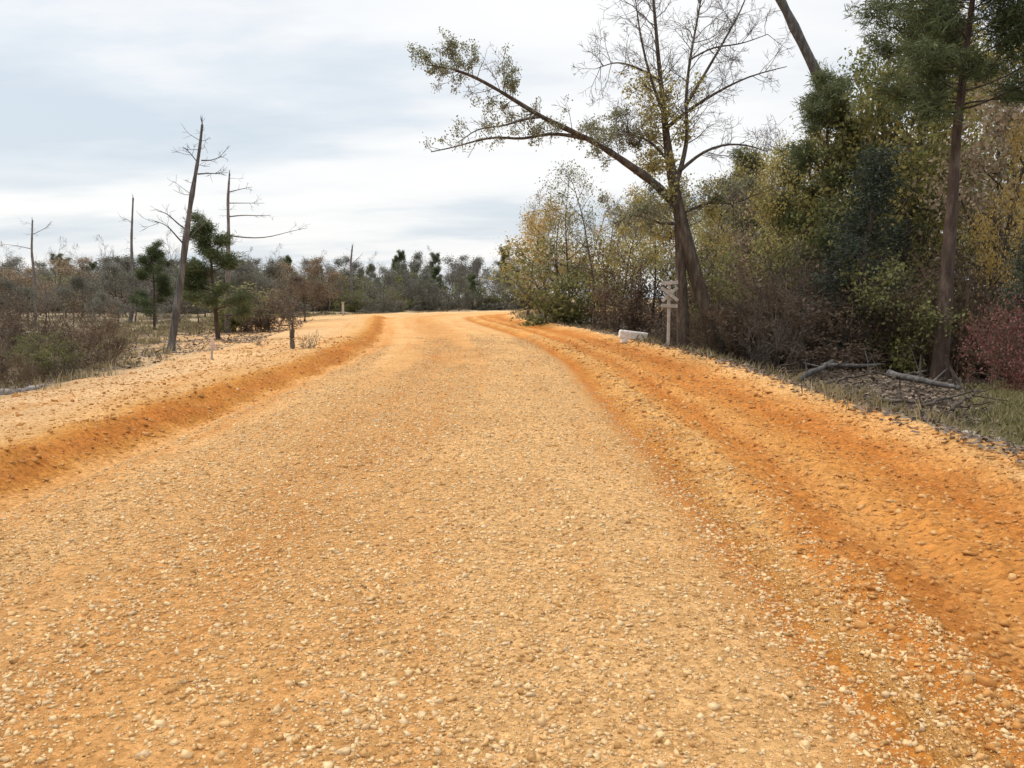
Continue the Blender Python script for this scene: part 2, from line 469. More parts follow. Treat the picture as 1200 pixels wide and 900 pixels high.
ys = np.concatenate([np.linspace(-14, 1.4, 30), 1.5 * np.exp(np.linspace(0, math.log(420 / 1.5), 620))])
def sheet(name, us, mat, kind_label):
    U, Y = np.meshgrid(us, ys)
    X = U + cshift(Y)
    Z = height(X, Y)
    v = np.stack([X, Y, Z], -1).reshape(-1, 3)
    nu = len(us); ny = len(ys)
    i = np.arange(ny - 1)[:, None] * nu; j = np.arange(nu - 1)[None, :]
    f = np.stack([i + j, i + j + 1, i + nu + j + 1, i + nu + j], -1).reshape(-1, 4)
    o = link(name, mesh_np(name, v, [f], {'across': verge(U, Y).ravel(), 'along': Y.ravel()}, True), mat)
    tag(o, kind_label, name.replace('_', ' '), kind='structure')
    return o

sheet('dirt_road', np.linspace(-4.05, 1.55, 130), M['dirt'], 'tan gravel carriageway of the dirt road running to the bend')
sheet('road_shoulder', np.linspace(1.55, 6.6, 150), M['dirt'], 'loose orange dirt shoulder with wheel ridges on the right')
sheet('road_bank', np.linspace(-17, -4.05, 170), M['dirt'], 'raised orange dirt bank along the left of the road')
sheet('ground', -np.concatenate([np.linspace(17, 36, 60), np.geomspace(37, 420, 40)])[::-1], M['ground'], 'dry grassy scrubland left of the road')
g2 = sheet('ground', np.concatenate([np.linspace(6.6, 26, 70), np.geomspace(27, 420, 40)]), M['ground'], 'dark leaf covered forest floor right of the road')


# ------------------------------------------------------------------ gravel, clods, litter, grass
def stones(name, x, y, r, mat, rng, flat=.62, smooth=True, sink=.25):
    n = len(x)
    bv = np.array([(-1, -1, -1), (1, -1, -1), (1, 1, -1), (-1, 1, -1), (-1, -1, 1), (1, -1, 1), (1, 1, 1), (-1, 1, 1)], float) * .68
    bf = np.array([(0, 3, 2), (0, 2, 1), (4, 5, 6), (4, 6, 7), (0, 1, 5), (0, 5, 4), (1, 2, 6), (1, 6, 5), (2, 3, 7), (2, 7, 6), (3, 0, 4), (3, 4, 7)])
    sc = r[:, None] * rng.uniform(.5, 1.45, (n, 3)); sc[:, 2] *= flat
    v = (bv[None] + rng.uniform(-.42, .42, (n, 8, 3))) * sc[:, None, :]
    t = rng.normal(size=n) * .5; ct, st = np.cos(t)[:, None], np.sin(t)[:, None]      # tipped at random
    v = np.stack([v[..., 0] * ct - v[..., 2] * st, v[..., 1], v[..., 0] * st + v[..., 2] * ct], -1)
    a = rng.uniform(0, 6.283, n); ca, sa = np.cos(a)[:, None], np.sin(a)[:, None]
    vx = v[..., 0] * ca - v[..., 1] * sa; vy = v[..., 0] * sa + v[..., 1] * ca
    z = height(x, y) + r * flat * (1 - 2 * sink) * .5
    V = np.stack([vx + x[:, None], vy + y[:, None], v[..., 2] + z[:, None]], -1).reshape(-1, 3)
    Fc = (bf[None] + (np.arange(n) * 8)[:, None, None]).reshape(-1, 3)
    return link(name, mesh_np(name, V, [Fc], {'rnd': np.repeat(rng.uniform(0, 1, n), 8)}, smooth), mat)


n = 250000
yy = 1.6 * np.exp(RNG.uniform(0, 1, n) ** .9 * math.log(34 / 1.6))
uu = RNG.uniform(-4.0, 2.2, n)
dens = 1.5 * vnoise(uu * 1.9, yy * .1, 90) + .7 * vnoise(uu * 1.5, yy * .5, 91) + .5 * vnoise(uu * 5, yy * 3, 92)
keep = dens + RNG.uniform(-.4, .6, n) > -.1 + 1.0 * np.clip((yy - 14) / 20, 0, 1)
yy, uu = yy[keep], uu[keep]
rr = np.clip(RNG.lognormal(math.log(.0047), .55, len(yy)), .0025, .017) * (1 + .03 * yy)
tag(stones('gravel', uu + cshift(yy), yy, rr, M['pebble'], RNG, .7, False, .35), 'loose pale tan gravel strewn over the road', 'gravel', kind='stuff')

n = 28000
yy = 1.6 * np.exp(RNG.uniform(0, 1, n) * math.log(30 / 1.6))
uu = np.where(RNG.uniform(0, 1, n) < .58, RNG.uniform(1.7, 5.4, n), RNG.uniform(-8.2, -4.1, n))
rr = np.clip(RNG.lognormal(math.log(.009), .5, n), .004, .032) * (1 + .03 * yy)
tag(stones('dirt_clods', uu + cshift(yy), yy, rr, M['clod'], RNG, .62, False, .4), 'crumbly orange clods scattered over both loose dirt edges', 'dirt', kind='stuff')


def flat_leaves(name, x, y, mat, rng, size, lift=.02):
    n = len(x)
    c = np.stack([x, y, height(x, y) + lift * rng.uniform(.2, 1.6, n)], -1)
    a = rng.normal(size=(n, 3)); a[:, 2] *= .35; a /= np.linalg.norm(a, axis=1)[:, None]
    b = np.cross(a, np.array([0, 0, 1.0])) + rng.normal(size=(n, 3)) * .3; b /= np.linalg.norm(b, axis=1)[:, None]
    s = size * rng.uniform(.5, 1.4, n) * (1 + .02 * y)
    L = a * s[:, None]; W = b * (s * .33)[:, None]
    v = np.stack([c, c + L * .5 + W, c + L, c + L * .5 - W], 1).reshape(-1, 3)
    return link(name, mesh_np(name, v, [np.arange(n * 4).reshape(-1, 4)], {'rnd': np.repeat(rng.uniform(0, 1, n), 4)}), mat)


n = 100000
yy = 3 * np.exp(RNG.uniform(0, 1, n) * math.log(55 / 3))
uu = 4.6 + RNG.gamma(1.5, 3.4, n)
left = RNG.uniform(0, 1, n) < .32
uu = np.where(left, -8.8 - RNG.gamma(1.5, 3.5, n), uu)
tag(flat_leaves('leaf_litter', uu + cshift(yy), yy, M['litter'], RNG, .075, .03), 'brown fallen leaves covering the woodland floor', 'leaf litter', kind='stuff')


def blades(name, x, y, mat, rng, h, w=.006, lean=.45):
    n = len(x)
    c = np.stack([x, y, height(x, y) - .01], -1)
    a = rng.uniform(0, 6.283, n)
    side = np.stack([np.cos(a), np.sin(a), a * 0], -1)
    ln = rng.normal(size=(n, 3)) * lean; ln[:, 2] = 0
    H = (h * rng.uniform(.45, 1.3, n))[:, None]
    up = np.array([0, 0, 1.0])
    W = side * (w * (1 + .05 * y))[:, None]
    m1 = c + up * H * .55 + ln * H * .25; t = c + up * H * .95 + ln * H * .9
    v = np.stack([c - W, c + W, m1 + W * .7, t, m1 - W * .7], 1).reshape(-1, 3)
    return link(name, mesh_np(name, v, [np.arange(n * 5).reshape(-1, 5)], {'rnd': np.repeat(rng.uniform(0, 1, n), 5)}), mat)


# dry grass in tufts
nt_ = 2600
ty = 9 * np.exp(RNG.uniform(0, 1, nt_) * math.log(80 / 9)); tu = -7.8 - RNG.gamma(1.6, 5.0, nt_)
rightside = RNG.uniform(0, 1, nt_) < .07
tu = np.where(rightside, 4.75 + RNG.gamma(1.5, .8, nt_), tu)
ok = ((vnoise(tu * .35, ty * .2, 95) > -.18) & (verge(tu, ty) < -7.5 - .9 * RNG.uniform(0, 1, nt_)) & ((ty > 20) | (RNG.uniform(0, 1, nt_) < .3))) | rightside
ty, tu = ty[ok], tu[ok]
k = 20
by = np.repeat(ty, k) + RNG.normal(size=len(ty) * k) * .12; bu = np.repeat(tu, k) + RNG.normal(size=len(ty) * k) * .12
tag(blades('grass', bu + cshift(by), by, M['drygrass'], RNG, .26, .005), 'straw coloured dry grass tufts along both road edges', 'grass', kind='stuff')
nt_ = 900
ty = RNG.uniform(9.5, 19, nt_); tx = .64 * ty + RNG.normal(size=nt_) * .9
k = 16
by = np.repeat(ty, k) + RNG.normal(size=nt_ * k) * .1; bx = np.repeat(tx, k) + RNG.normal(size=nt_ * k) * .1
sel = ((bx - cshift(by)) > 5.9) & (bx / by > .588 + .03 * RNG.normal(size=len(bx)))
tag(blades('grass', bx[sel], by[sel], M['greengrass'], RNG, .17, .005), 'low olive green grass patch at the right edge of the woods', 'grass', kind='stuff')


# ------------------------------------------------------------------ tree prototypes (built at the origin, height about 1 unit = 1 m real)
def make_tree(wood, twig, leaf_me, mats, names=('trunk', 'branches', 'foliage')):
    return dict(trunk=wood.mesh('trunk'), twig=twig.mesh('branches') if twig and twig.n else None, leaf=leaf_me, mats=mats)


def proto_broadleaf(seed, H=9.0, r=.14, per=5, leaf=.11, spread=.22, nmain=11, base=.25, mats=('bark', 'twig', 'olive'), lvl=2, nc=(0, 5, 6), width=1.0, w=.14):
    rng = np.random.default_rng(seed)
    T, W = Wood(), Wood(); tips = []
    pts = wander(np.array([0, 0, -.25]), np.array([rng.normal() * .05, rng.normal() * .05, 1]), H * .95, 12, rng, .06, .05)
    rad = np.linspace(r, r * .12, len(pts)); rad[0] *= 1.35; rad[1] *= 1.05
    T.tube(pts, rad, 9)
    cfg = dict(nc=nc, w=w, up=.05, ang=(28, 62), split=.022)
    for i in range(nmain):
        t = base + (1 - base) * (i + rng.uniform(0, .8)) / nmain
        t = min(t, .98)
        q = t * (len(pts) - 1); i0 = min(int(q), len(pts) - 2)
        p = pts[i0] + (pts[i0 + 1] - pts[i0]) * (q - i0)
        a = rng.uniform(0, 6.283); el = rng.uniform(.15, .75)
        d = np.array([math.cos(a) * math.cos(el), math.sin(a) * math.cos(el), math.sin(el)])
        Lb = H * (.42 * (1 - t) + .13) * rng.uniform(.75, 1.2) * width
        grow(p, d, Lb, r * (1 - t) * .45 + .014, lvl, rng, cfg, T, W, tips)
    lm = None
    if per:
        tips = np.array(tips)
        if len(tips) > 4200: tips = tips[rng.permutation(len(tips))[:4200]]
        lm = leaf_mesh('foliage', tips, leaf, rng, per, spread)
    return dict(trunk=T.mesh('trunk'), twig=W.mesh('branches') if W.n else None, leaf=lm, mats=mats, H=H)


def proto_pine(seed, H=14.0, r=.2, crown=.55, nb=30, blen=2.4, tufts=5, per=22, length=.24, width=.011, mats=('bark_pine', 'twig', 'needle')):
    rng = np.random.default_rng(seed)
    T, W = Wood(), Wood()
    pts = wander(np.array([0, 0, -.25]), np.array([0, 0, 1.0]), H * .99, 14, rng, .02, .05)
    rad = np.linspace(r, r * .15, len(pts)); rad[0] *= 1.25
    T.tube(pts, rad, 9)
    cs, ds = [], []
    for i in range(nb):
        t = crown + (1 - crown) * ((i + rng.uniform(0, 1)) / nb)
        t = min(t, .99)
        q = t * (len(pts) - 1); i0 = min(int(q), len(pts) - 2)
        p = pts[i0] + (pts[i0 + 1] - pts[i0]) * (q - i0)
        a = rng.uniform(0, 6.283)
        k = (t - crown) / (1 - crown)
        L = blen * (1.05 - .75 * k) * rng.uniform(.45, 1.25) * (.6 + .4 * min(1, k * 4))
        d = np.array([math.cos(a), math.sin(a), .1 + .5 * k])
        bp = wander(p, d, L, 6, rng, .12, .06)
        (T if i % 2 else W).tube(bp, np.linspace(.03 * (1.2 - k), .008, len(bp)), 4)
        for s in range(tufts * 2):
            ti = rng.uniform(.5, 1) * (len(bp) - 1); j = min(int(ti), len(bp) - 2)
            q = bp[j] + (bp[j + 1] - bp[j]) * (ti - j)
            sd = norm(norm(bp[j + 1] - bp[j]) + rng.normal(size=3) * .7 + np.array([0, 0, .2]))
            sl = L * rng.uniform(.1, .3)
            sp = wander(q, sd, sl, 3, rng, .15, .1)
            W.tube(sp, np.linspace(.01, .005, len(sp)), 3)
            for e in sp[1:]:
                cs.append(e + rng.normal(size=3) * .05 * blen); ds.append(norm(sd + np.array([0, 0, .3])))
    lm = needle_mesh('foliage', cs, ds, rng, per, length, width, .085)
    return dict(trunk=T.mesh('trunk'), twig=W.mesh('branches'), leaf=lm, mats=mats, H=H)


def proto_cedar(seed, H=6.0, r=.13, R=1.25, mats=('bark', 'twig', 'dark')):
    rng = np.random.default_rng(seed)
    T, W = Wood(), Wood()
    pts = wander(np.array([0, 0, -.2]), np.array([0, 0, 1.0]), H * .98, 10, rng, .03, .05)
    T.tube(pts, np.linspace(r, .015, len(pts)), 8)
    cs = []
    for i in range(95):
        t = .08 + .9 * (i + rng.uniform()) / 95
        q = t * (len(pts) - 1); i0 = min(int(q), len(pts) - 2)
        p = pts[i0] + (pts[i0 + 1] - pts[i0]) * (q - i0)
        a = rng.uniform(0, 6.283)
        L = R * (1.12 - t) ** .75 * rng.uniform(.55, 1.25)
        bp = wander(p, np.array([math.cos(a), math.sin(a), .35]), L, 5, rng, .15, .03)
        W.tube(bp, np.linspace(.018, .005, len(bp)), 3)
        for s in range(13):
            ti = rng.uniform(.2, 1) * 5; j = min(int(ti), 4)
            cs.append(bp[j] + (bp[j + 1] - bp[j]) * (ti - j) + rng.normal(size=3) * .09)
    lm = leaf_mesh('foliage', cs, .085, rng, 11, .09, 0, .35)
    return dict(trunk=T.mesh('trunk'), twig=W.mesh('branches'), leaf=lm, mats=mats, H=H)


def proto_shrub(seed, H=1.5, stems=16, per=0, leaf=.06, mats=('twig_red', 'twig_red', 'brown'), spreadang=.5, nc=(0, 5, 6), lspread=.08, r=.013, lvl=2):
    rng = np.random.default_rng(seed)
    T, W = Wood(), Wood(); tips = []
    cfg = dict(nc=nc, w=.14, up=.06, ang=(20, 55), split=.009, t0=.2, seg=.2)
    for i in range(stems):
        a = rng.uniform(0, 6.283); rr = rng.uniform(0, .28) * H
        el = rng.normal() * spreadang
        d = np.array([math.cos(a) * abs(el), math.sin(a) * abs(el), 1.0])
        grow(np.array([math.cos(a) * rr, math.sin(a) * rr, -.08]), d, H * rng.uniform(.3, 1.1), r * rng.uniform(.7, 1.3), lvl, rng, cfg, T, W, tips)
    lm = None
    if per:
        tips = np.array(tips)
        if len(tips) > 3500: tips = tips[rng.permutation(len(tips))[:3500]]
        lm = leaf_mesh('foliage', tips, leaf, rng, per, lspread)
    if not T.n: T, W = W, T
    return dict(trunk=T.mesh('stems'), twig=W.mesh('branches') if W.n else None, leaf=lm, mats=mats, H=H, shrub=True)


PROTO = {
    'leafy_a': proto_broadleaf(1, 9, .13, 5, .15, .3, 12, .18),
    'leafy_b': proto_broadleaf(2, 9, .12, 5, .15, .3, 10, .3, width=.8),
    'leafy_c': proto_broadleaf(3, 9, .15, 5, .16, .34, 13, .12, width=1.1),
    'thin_a': proto_broadleaf(4, 9, .085, 2, .11, .22, 10, .3, width=.7),
    'thin_b': proto_broadleaf(5, 9, .08, 2, .10, .2, 9, .4, width=.6),
    'bare_a': proto_broadleaf(6, 8, .1, 0, nmain=13, base=.25, mats=('bark_dead', 'twig_pale', None), nc=(0, 6, 7)),
    'bare_b': proto_broadleaf(7, 8, .09, 0, nmain=12, base=.3, mats=('bark', 'twig', None), width=.8, nc=(0, 6, 7)),
    'scrub_a': proto_broadleaf(8, 6, .07, 6, .13, .22, 11, .08, mats=('bark', 'twig', 'brown'), width=1.1, nc=(0, 5, 6)),
    'scrub_b': proto_broadleaf(9, 6, .06, 6, .12, .2, 11, .1, mats=('bark', 'twig_red', 'brown'), width=1.0, nc=(0, 5, 6)),
    'pine_tall': proto_pine(10, 13, .2, .6, 50, 2.7, 6, 24, .25, .0075),
    'pine_mid': proto_pine(11, 9, .14, .36, 34, 2.3, 5, 22, .26, .0075),
    'pine_young': proto_pine(12, 5, .08, .26, 28, 1.35, 5, 20, .19, .0065),
    'cedar': proto_cedar(13),
    'cedar_b': proto_cedar(14, 6, .12, 1.0),
    'brush_bare_a': proto_shrub(20, 1.6, 16),
    'brush_bare_b': proto_shrub(21, 1.6, 14, mats=('twig', 'twig', 'brown')),
    'brush_brown': proto_shrub(22, 1.6, 13, 3, .07, ('twig', 'twig_red', 'brown'), .6),
    'brush_dark': proto_shrub(23, 1.6, 14, 4, .075, ('twig', 'twig', 'green'), .6),
    'brush_red': proto_shrub(24, 1.6, 12, 5, .05, ('twig_red', 'twig_red', 'red'), .5, lspread=.12),
    'weed': proto_shrub(25, .5, 14, 2, .03, ('twig_pale', 'twig_pale', 'sparse'), .7, (0, 4, 4), .03, .006, 1),
}


def put(name, key, x, y, H, label, cat, group=None, leafmat=None, rz=None, wide=1.0, twigmat=None, tilt=(0, 0), dz=0.0):
    p = PROTO[key]
    root = empty(name, (x, y, hgt(x, y) + dz))
    s = H / p['H']
    root.scale = (s * wide, s * wide, s)
    root.rotation_euler = (tilt[0], tilt[1], random.uniform(0, 6.283) if rz is None else rz)
    tag(root, label, cat, group)
    shr = p.get('shrub')
    for slot, pn in (('trunk', 'stems' if shr else 'trunk'), ('twig', 'branches'), ('leaf', 'foliage')):
        me = p[slot]
        if me is None: continue
        i = ('trunk', 'twig', 'leaf').index(slot)
        default = M[p['mats'][i]]
        if not me.materials: me.materials.append(default)
        o = bpy.data.objects.new(pn, me); COL.objects.link(o); o.parent = root
        want = M[leafmat] if (slot == 'leaf' and leafmat) else (M[twigmat] if (slot != 'leaf' and twigmat) else None)
        if want is not None and want is not me.materials[0]:
            o.material_slots[0].link = 'OBJECT'; o.material_slots[0].material = want
    return root


def put_px(name, key, px, Y, top, label, cat, group=None, **kw):
    f = foot(px, Y)
    H = max(.3, at(px, top, Y).z - f.z)
    return put(name, key, f.x, Y, H, label, cat, group, **kw)


# ------------------------------------------------------------------ hero trees, traced at their own distance
def path(pts, Y0, Y1=None):
    Y1 = Y0 if Y1 is None else Y1
    out = []
    for i, (px, py) in enumerate(pts):
        out.append(np.array(at(px, py, Y0 + (Y1 - Y0) * i / max(1, len(pts) - 1))))
    return np.array(out)


def smooth_path(p, n):
    p = np.asarray(p)
    t = np.linspace(0, len(p) - 1, n)
    out = np.stack([np.interp(t, np.arange(len(p)), p[:, k]) for k in range(3)], -1)
    for _ in range(2):
        out[1:-1] = .25 * out[:-2] + .5 * out[1:-1] + .25 * out[2:]
    return out


def hero_oak():
    rng = np.random.default_rng(101)
    Y = 25.0
    base = foot(822, Y)
    B = np.array(base)
    root = empty('oak_tree', base)
    tag(root, 'tall nearly bare oak whose long crooked limb reaches left over the road', 'tree')
    T, Li, Tw = Wood(), Wood(), Wood()
    tips = []
    a = smooth_path(path([(842, 418), (832, 380), (822, 345), (808, 300), (797, 255), (789, 215), (781, 165), (777, 120), (772, 75), (768, 25), (763, -30), (760, -70)], Y, Y + .4), 30)
    T.tube(a - B, np.interp(np.linspace(0, 1, 30), [0, .06, .3, .45, .62, .8, 1], [.32, .22, .22, .17, .085, .05, .02]), 12)
    b = smooth_path(path([(801, 420), (800, 380), (799, 340), (797, 300), (795, 262)], Y + .25, Y + .1), 14)
    T.tube(b - B, np.linspace(.21, .13, 14), 10)
    c = smooth_path(path([(790, 222), (800, 190), (806, 160), (803, 120), (808, 70), (818, 20), (826, -30)], Y, Y + 1.5), 20)
    T.tube(c - B, np.linspace(.085, .018, 20), 8)
    limb = smooth_path(path([(789, 240), (775, 222), (757, 207), (738, 194), (715, 178), (692, 164), (664, 151), (634, 137), (604, 118), (578, 102), (552, 88), (528, 80), (500, 76)], Y, Y - 2.4), 34)
    Li.tube(limb - B, np.interp(np.linspace(0, 1, 34), [0, .15, .5, .8, 1], [.14, .115, .075, .042, .014]) * (1 + .09 * rng.normal(size=34)), 9)
    low = smooth_path(path([(692, 164), (665, 158), (640, 156), (612, 164), (585, 160), (560, 164), (535, 172), (505, 178)], Y - 1, Y - 2), 20)
    Li.tube(low - B, np.linspace(.06, .014, 20), 6)
    mid = smooth_path(path([(634, 137), (612, 140), (590, 148), (560, 150), (540, 165)], Y - 1.4, Y - 2.6), 14)
    Li.tube(mid - B, np.linspace(.04, .012, 14), 5)
    others = []
    for pts, r0, dy in [([(797, 200), (822, 178), (850, 168), (878, 170), (900, 178)], .06, .8), ([(781, 150), (812, 125), (845, 105), (880, 88), (922, 78)], .07, 1.2),
                        ([(778, 135), (760, 85), (750, 40), (744, -5)], .055, -.6), ([(803, 125), (830, 80), (850, 45), (870, 10), (884, -30)], .05, .5),
                        ([(785, 190), (762, 165), (742, 158), (722, 150)], .05, -.5), ([(775, 95), (745, 78), (722, 72), (700, 80)], .04, -.8),
                        ([(808, 70), (835, 55), (868, 52), (900, 40)], .035, 1), ([(795, 262), (770, 262), (745, 250), (720, 262)], .05, -.9), ([(800, 250), (830, 236), (860, 240), (885, 228)], .05, .9)]:
        q = smooth_path(path(pts, Y + .1, Y + dy), 12)
        Li.tube(q - B, np.linspace(r0, .012, 12), 6)
        others.append(q)
    cfg = dict(nc=(0, 4, 5), w=.17, up=.03, ang=(25, 65), split=.0105, seg=.22)
    leafy = []

    def sprout(q, count, Lr, lvl, t0, dest, rr=.014, up=.0):
        for _ in range(count):
            t = rng.uniform(t0, 1) * (len(q) - 1); i = min(int(t), len(q) - 2)
            p = q[i] + (q[i + 1] - q[i]) * (t - i) - B
            d = norm(norm(q[i + 1] - q[i]) * .6 + perp(norm(q[i + 1] - q[i]), rng) + np.array([0, 0, up]))
            grow(p, d, rng.uniform(*Lr), rr, lvl, rng, cfg, Li, Tw, dest)
    sprout(a, 46, (.6, 1.7), 2, .5, tips, .02, .2)
    sprout(c, 38, (.6, 1.6), 2, .25, tips, .018, .2)
    for q in others: sprout(q, 15, (.45, 1.2), 2, .2, tips, .012, .15)
    sprout(limb, 46, (.35, .95), 2, .28, leafy, .013, .1)
    sprout(low, 22, (.3, .7), 1, .1, leafy, .011, .1)
    sprout(mid, 16, (.3, .7), 1, .1, leafy, .011, .1)
    sprout(others[4], 12, (.4, .8), 2, .2, leafy, .011, .1)
    sprout(others[7], 14, (.4, .9), 2, .2, leafy, .011, .1)
    sprout(others[8], 14, (.4, .9), 2, .2, leafy, .011, .1)
    sprout(a, 26, (.5, 1.3), 2, .38, leafy, .012, .1) if False else None
    link('trunk', T.mesh('trunk'), M['bark'], root)
    link('limbs', Li.mesh('limbs'), M['bark'], root)
    link('twigs', Tw.mesh('twigs'), M['twig_pale'], root)
    lf = np.array(leafy); lf = lf[(vnoise(lf[:, 0] * 2.2 + lf[:, 1], lf[:, 2] * 2.2, 301) + rng.uniform(-.2, .2, len(lf))) > -.08]
    link('foliage', leaf_mesh('foliage', lf, .065, rng, 5, .06), M['sparse'], root)
    # leafier skirt round the upper trunk
    sk = []
    T2 = Wood()
    cfg2 = dict(nc=(0, 4, 5), w=.17, up=.03, ang=(25, 65), split=.0105, seg=.22)
    for _ in range(46):
        t = rng.uniform(.28, .68) * 29; i = int(t)
        d = norm(perp(np.array([0, 0, 1.0]), rng) + np.array([0, 0, .3]))
        grow(a[i] - B, d, rng.uniform(.5, 1.3), .014, 2, rng, cfg2, T2, T2, sk)
    link('twigs', T2.mesh('twigs'), M['twig'], root)
    sk = np.array(sk); sk = sk[rng.permutation(len(sk))[:2600]]
    link('foliage', leaf_mesh('foliage', sk, .09, rng, 3, .1), M['olive'], root)


hero_oak()


def snag(px_pts, Y, r0, r1, branches, name, label, twigs=10, seed=5, mat='bark_dead', group=None):
    rng = np.random.default_rng(seed)
    f = foot(px_pts[0][0], Y)
    B = np.array(f)
    root = empty(name, f)
    tag(root, label, 'stump' if name == 'tree_stump' else 'dead tree', group)
    q = smooth_path(path(px_pts, Y), 22)
    q[0] = B + np.array([0, 0, -.2])
    T, W = Wood(), Wood()
    rad = np.linspace(r0, r1, 22) * (1 + .1 * rng.normal(size=22)); rad[0] = r0 * 1.35
    T.tube(q - B, rad, 9)
    # jagged broken tip
    tip = q[-1] - B
    for k in range(4):
        d = np.array([rng.normal() * .15, rng.normal() * .15, 1.0])
        T.tube(np.array([tip - d * .1, tip + d * rng.uniform(.05, .3)]), np.array([r1 * .7, .004]), 4)
    cfg = dict(nc=(0, 3, 4), w=.2, up=.04, ang=(25, 70), split=.0, seg=.25)
    for pts, rr, dy in branches:
        W = Wood()
        b = smooth_path(path(pts, Y, Y + dy), 10)
        W.tube(b - B, np.linspace(rr, .008, 10), 5)
        for _ in range(4):
            i = rng.integers(3, 9)
            dd = norm(b[i + (1 if i < 9 else 0)] - b[i - 1])
            grow(b[i] - B, norm(dd + perp(dd, rng) * .9), rng.uniform(.25, .6), .008, 1, rng, cfg, W, W, [])
        link('branch', W.mesh('branch'), M[mat], root)
    for _ in range(twigs):
        i = rng.integers(8, 21)
        dd = norm(perp(np.array([0, 0, 1.0]), rng) + np.array([0, 0, rng.uniform(-.1, .5)]))
        grow(q[i] - B, dd, rng.uniform(.3, .8), .011, 1, rng, cfg, T, T, [])
    link('trunk', T.mesh('trunk'), M[mat], root)


snag([(200, 412), (206, 372), (213, 320), (218, 280), (223, 240), (229, 205), (234, 175), (237, 146)], 24.6, .125, .035,
     [([(236, 188), (248, 188), (260, 183)], .022, .4), ([(232, 204), (246, 203), (262, 204)], .025, -.3), ([(222, 272), (208, 262), (196, 250), (184, 247)], .03, .5),
      ([(219, 290), (206, 276), (196, 264), (182, 259)], .03, -.6), ([(218, 284), (232, 268), (240, 262)], .022, .3), ([(231, 190), (222, 178), (214, 172)], .016, -.3)],
     'dead_tree', 'tall grey dead trunk with broken top and stub branches left of the road', 12, 5)
snag([(268, 372), (267, 320), (268, 270), (267, 235), (269, 203)], 40, .13, .04,
     [([(268, 254), (285, 252), (304, 253), (318, 252)], .035, .5), ([(268, 276), (290, 279), (314, 279), (336, 272), (360, 267)], .04, -1), ([(268, 225), (285, 221), (296, 219)], .025, .4), ([(268, 238), (290, 238), (310, 238)], .025, 1)],
     'dead_tree', 'pale dead trunk with long level branches standing behind the small pine', 8, 6, 'twig_pale')
snag([(155, 372), (155, 320), (154, 280), (156, 232)], 55, .13, .06, [([(155, 262), (148, 256), (140, 254)], .02, .3)],
     'dead_tree', 'thin straight dead pole standing above the scrub left of the tall dead trunk', 5, 7, 'twig_pale')
snag([(42, 380), (41, 330), (37, 295), (38, 258)], 48, .1, .04, [([(38, 292), (20, 288), (2, 286)], .025, .3), ([(38, 275), (52, 268), (60, 262)], .02, .3)],
     'dead_tree', 'slim dead trunk near the left edge with a level side branch', 7, 8, 'twig_pale')
snag([(412, 366), (412, 330), (411, 308), (413, 288)], 85, .16, .07, [([(412, 310), (420, 302), (424, 298)], .04, .5)],
     'dead_tree', 'distant dead trunk rising above the treeline left of the bend', 5, 9, 'twig_pale')
# leaning trunk cutting across the top right sky
snag([(1075, 425), (1052, 330), (1022, 235), (992, 160), (966, 104), (940, 50), (912, -6), (890, -50)], 32, .26, .17, [([(975, 122), (1000, 90), (1012, 60)], .03, .4)],
     'leaning_tree', 'bare trunk leaning steeply left out of the right hand woods', 5, 10, 'bark_dead')

# ------------------------------------------------------------------ trees right of the road
put_px('pine_tree', 'pine_tall', 1100, 20.5, -105, 'tall straight pine at the right with dark needle clumps at the top of the picture', 'tree', rz=1.0, wide=1.2)
put_px('cedar_tree', 'cedar', 988, 23.0, 160, 'dense dark green cedar right of the oak', 'tree', rz=.4, wide=1.4)
put_px('green_tree', 'leafy_c', 1016, 27.0, 70, 'broad dark green leafy tree behind the cedar', 'tree', leafmat='green', wide=.72)
put_px('young_pine', 'pine_mid', 972, 29.0, 88, 'bushy green pine whose crown shows left of the leafy green tree', 'tree', wide=1.15)
put_px('pine_tree', 'pine_mid', 857, 44.0, 178, 'dark blue green pine crown showing over the brown trees right of the oak', 'tree', wide=1.25)
put_px('autumn_tree', 'leafy_b', 1142, 24.0, 30, 'tall russet brown tree right of the tall pine', 'tree', leafmat='brown', wide=.85)
put_px('autumn_tree', 'leafy_a', 1207, 21.0, 150, 'golden yellow tree at the right edge of the picture', 'tree', leafmat='yellow', wide=.5)
put_px('cedar_tree', 'cedar_b', 1192, 18.5, 232, 'small dark cedar at the right edge below the yellow tree', 'tree', wide=1.2)
put_px('autumn_tree', 'leafy_a', 1062, 30.0, 118, 'olive brown tree between the leaning trunk and the tall pine', 'tree', leafmat='olive', wide=.8)
put_px('autumn_tree', 'leafy_b', 922, 29.0, 165, 'olive tree with thin trunk just left of the dark cedar', 'tree', leafmat='olive', wide=.8)
put_px('autumn_tree', 'leafy_c', 884, 40.0, 212, 'russet tree right of the oak below the far pine crown', 'tree', leafmat='brown', wide=.8)
put_px('autumn_tree', 'leafy_b', 832, 38.0, 232, 'olive tree directly behind the oak trunk on its right', 'tree', leafmat='olive', wide=.8)
put_px('autumn_tree', 'leafy_a', 618, 56.0, 256, 'golden brown tree at the far end of the right hand woods beside the bend', 'tree', leafmat='yellow', wide=1.15)
put_px('autumn_tree', 'leafy_c', 646, 50.0, 240, 'yellow olive tree second from the bend in the right hand woods', 'tree', leafmat='yellow', wide=1.0)
put_px('autumn_tree', 'thin_a', 668, 45.0, 196, 'thin pale olive tree with see through crown below the tip of the oak limb', 'tree', leafmat='sparse')
put_px('autumn_tree', 'thin_b', 697, 41.0, 178, 'slim pale leaved tree with two dark trunks nearest the oak limb', 'tree', leafmat='sparse')
put_px('autumn_tree', 'leafy_b', 722, 38.0, 222, 'olive yellow tree between the slim pale tree and the oak', 'tree', leafmat='olive', wide=.85)
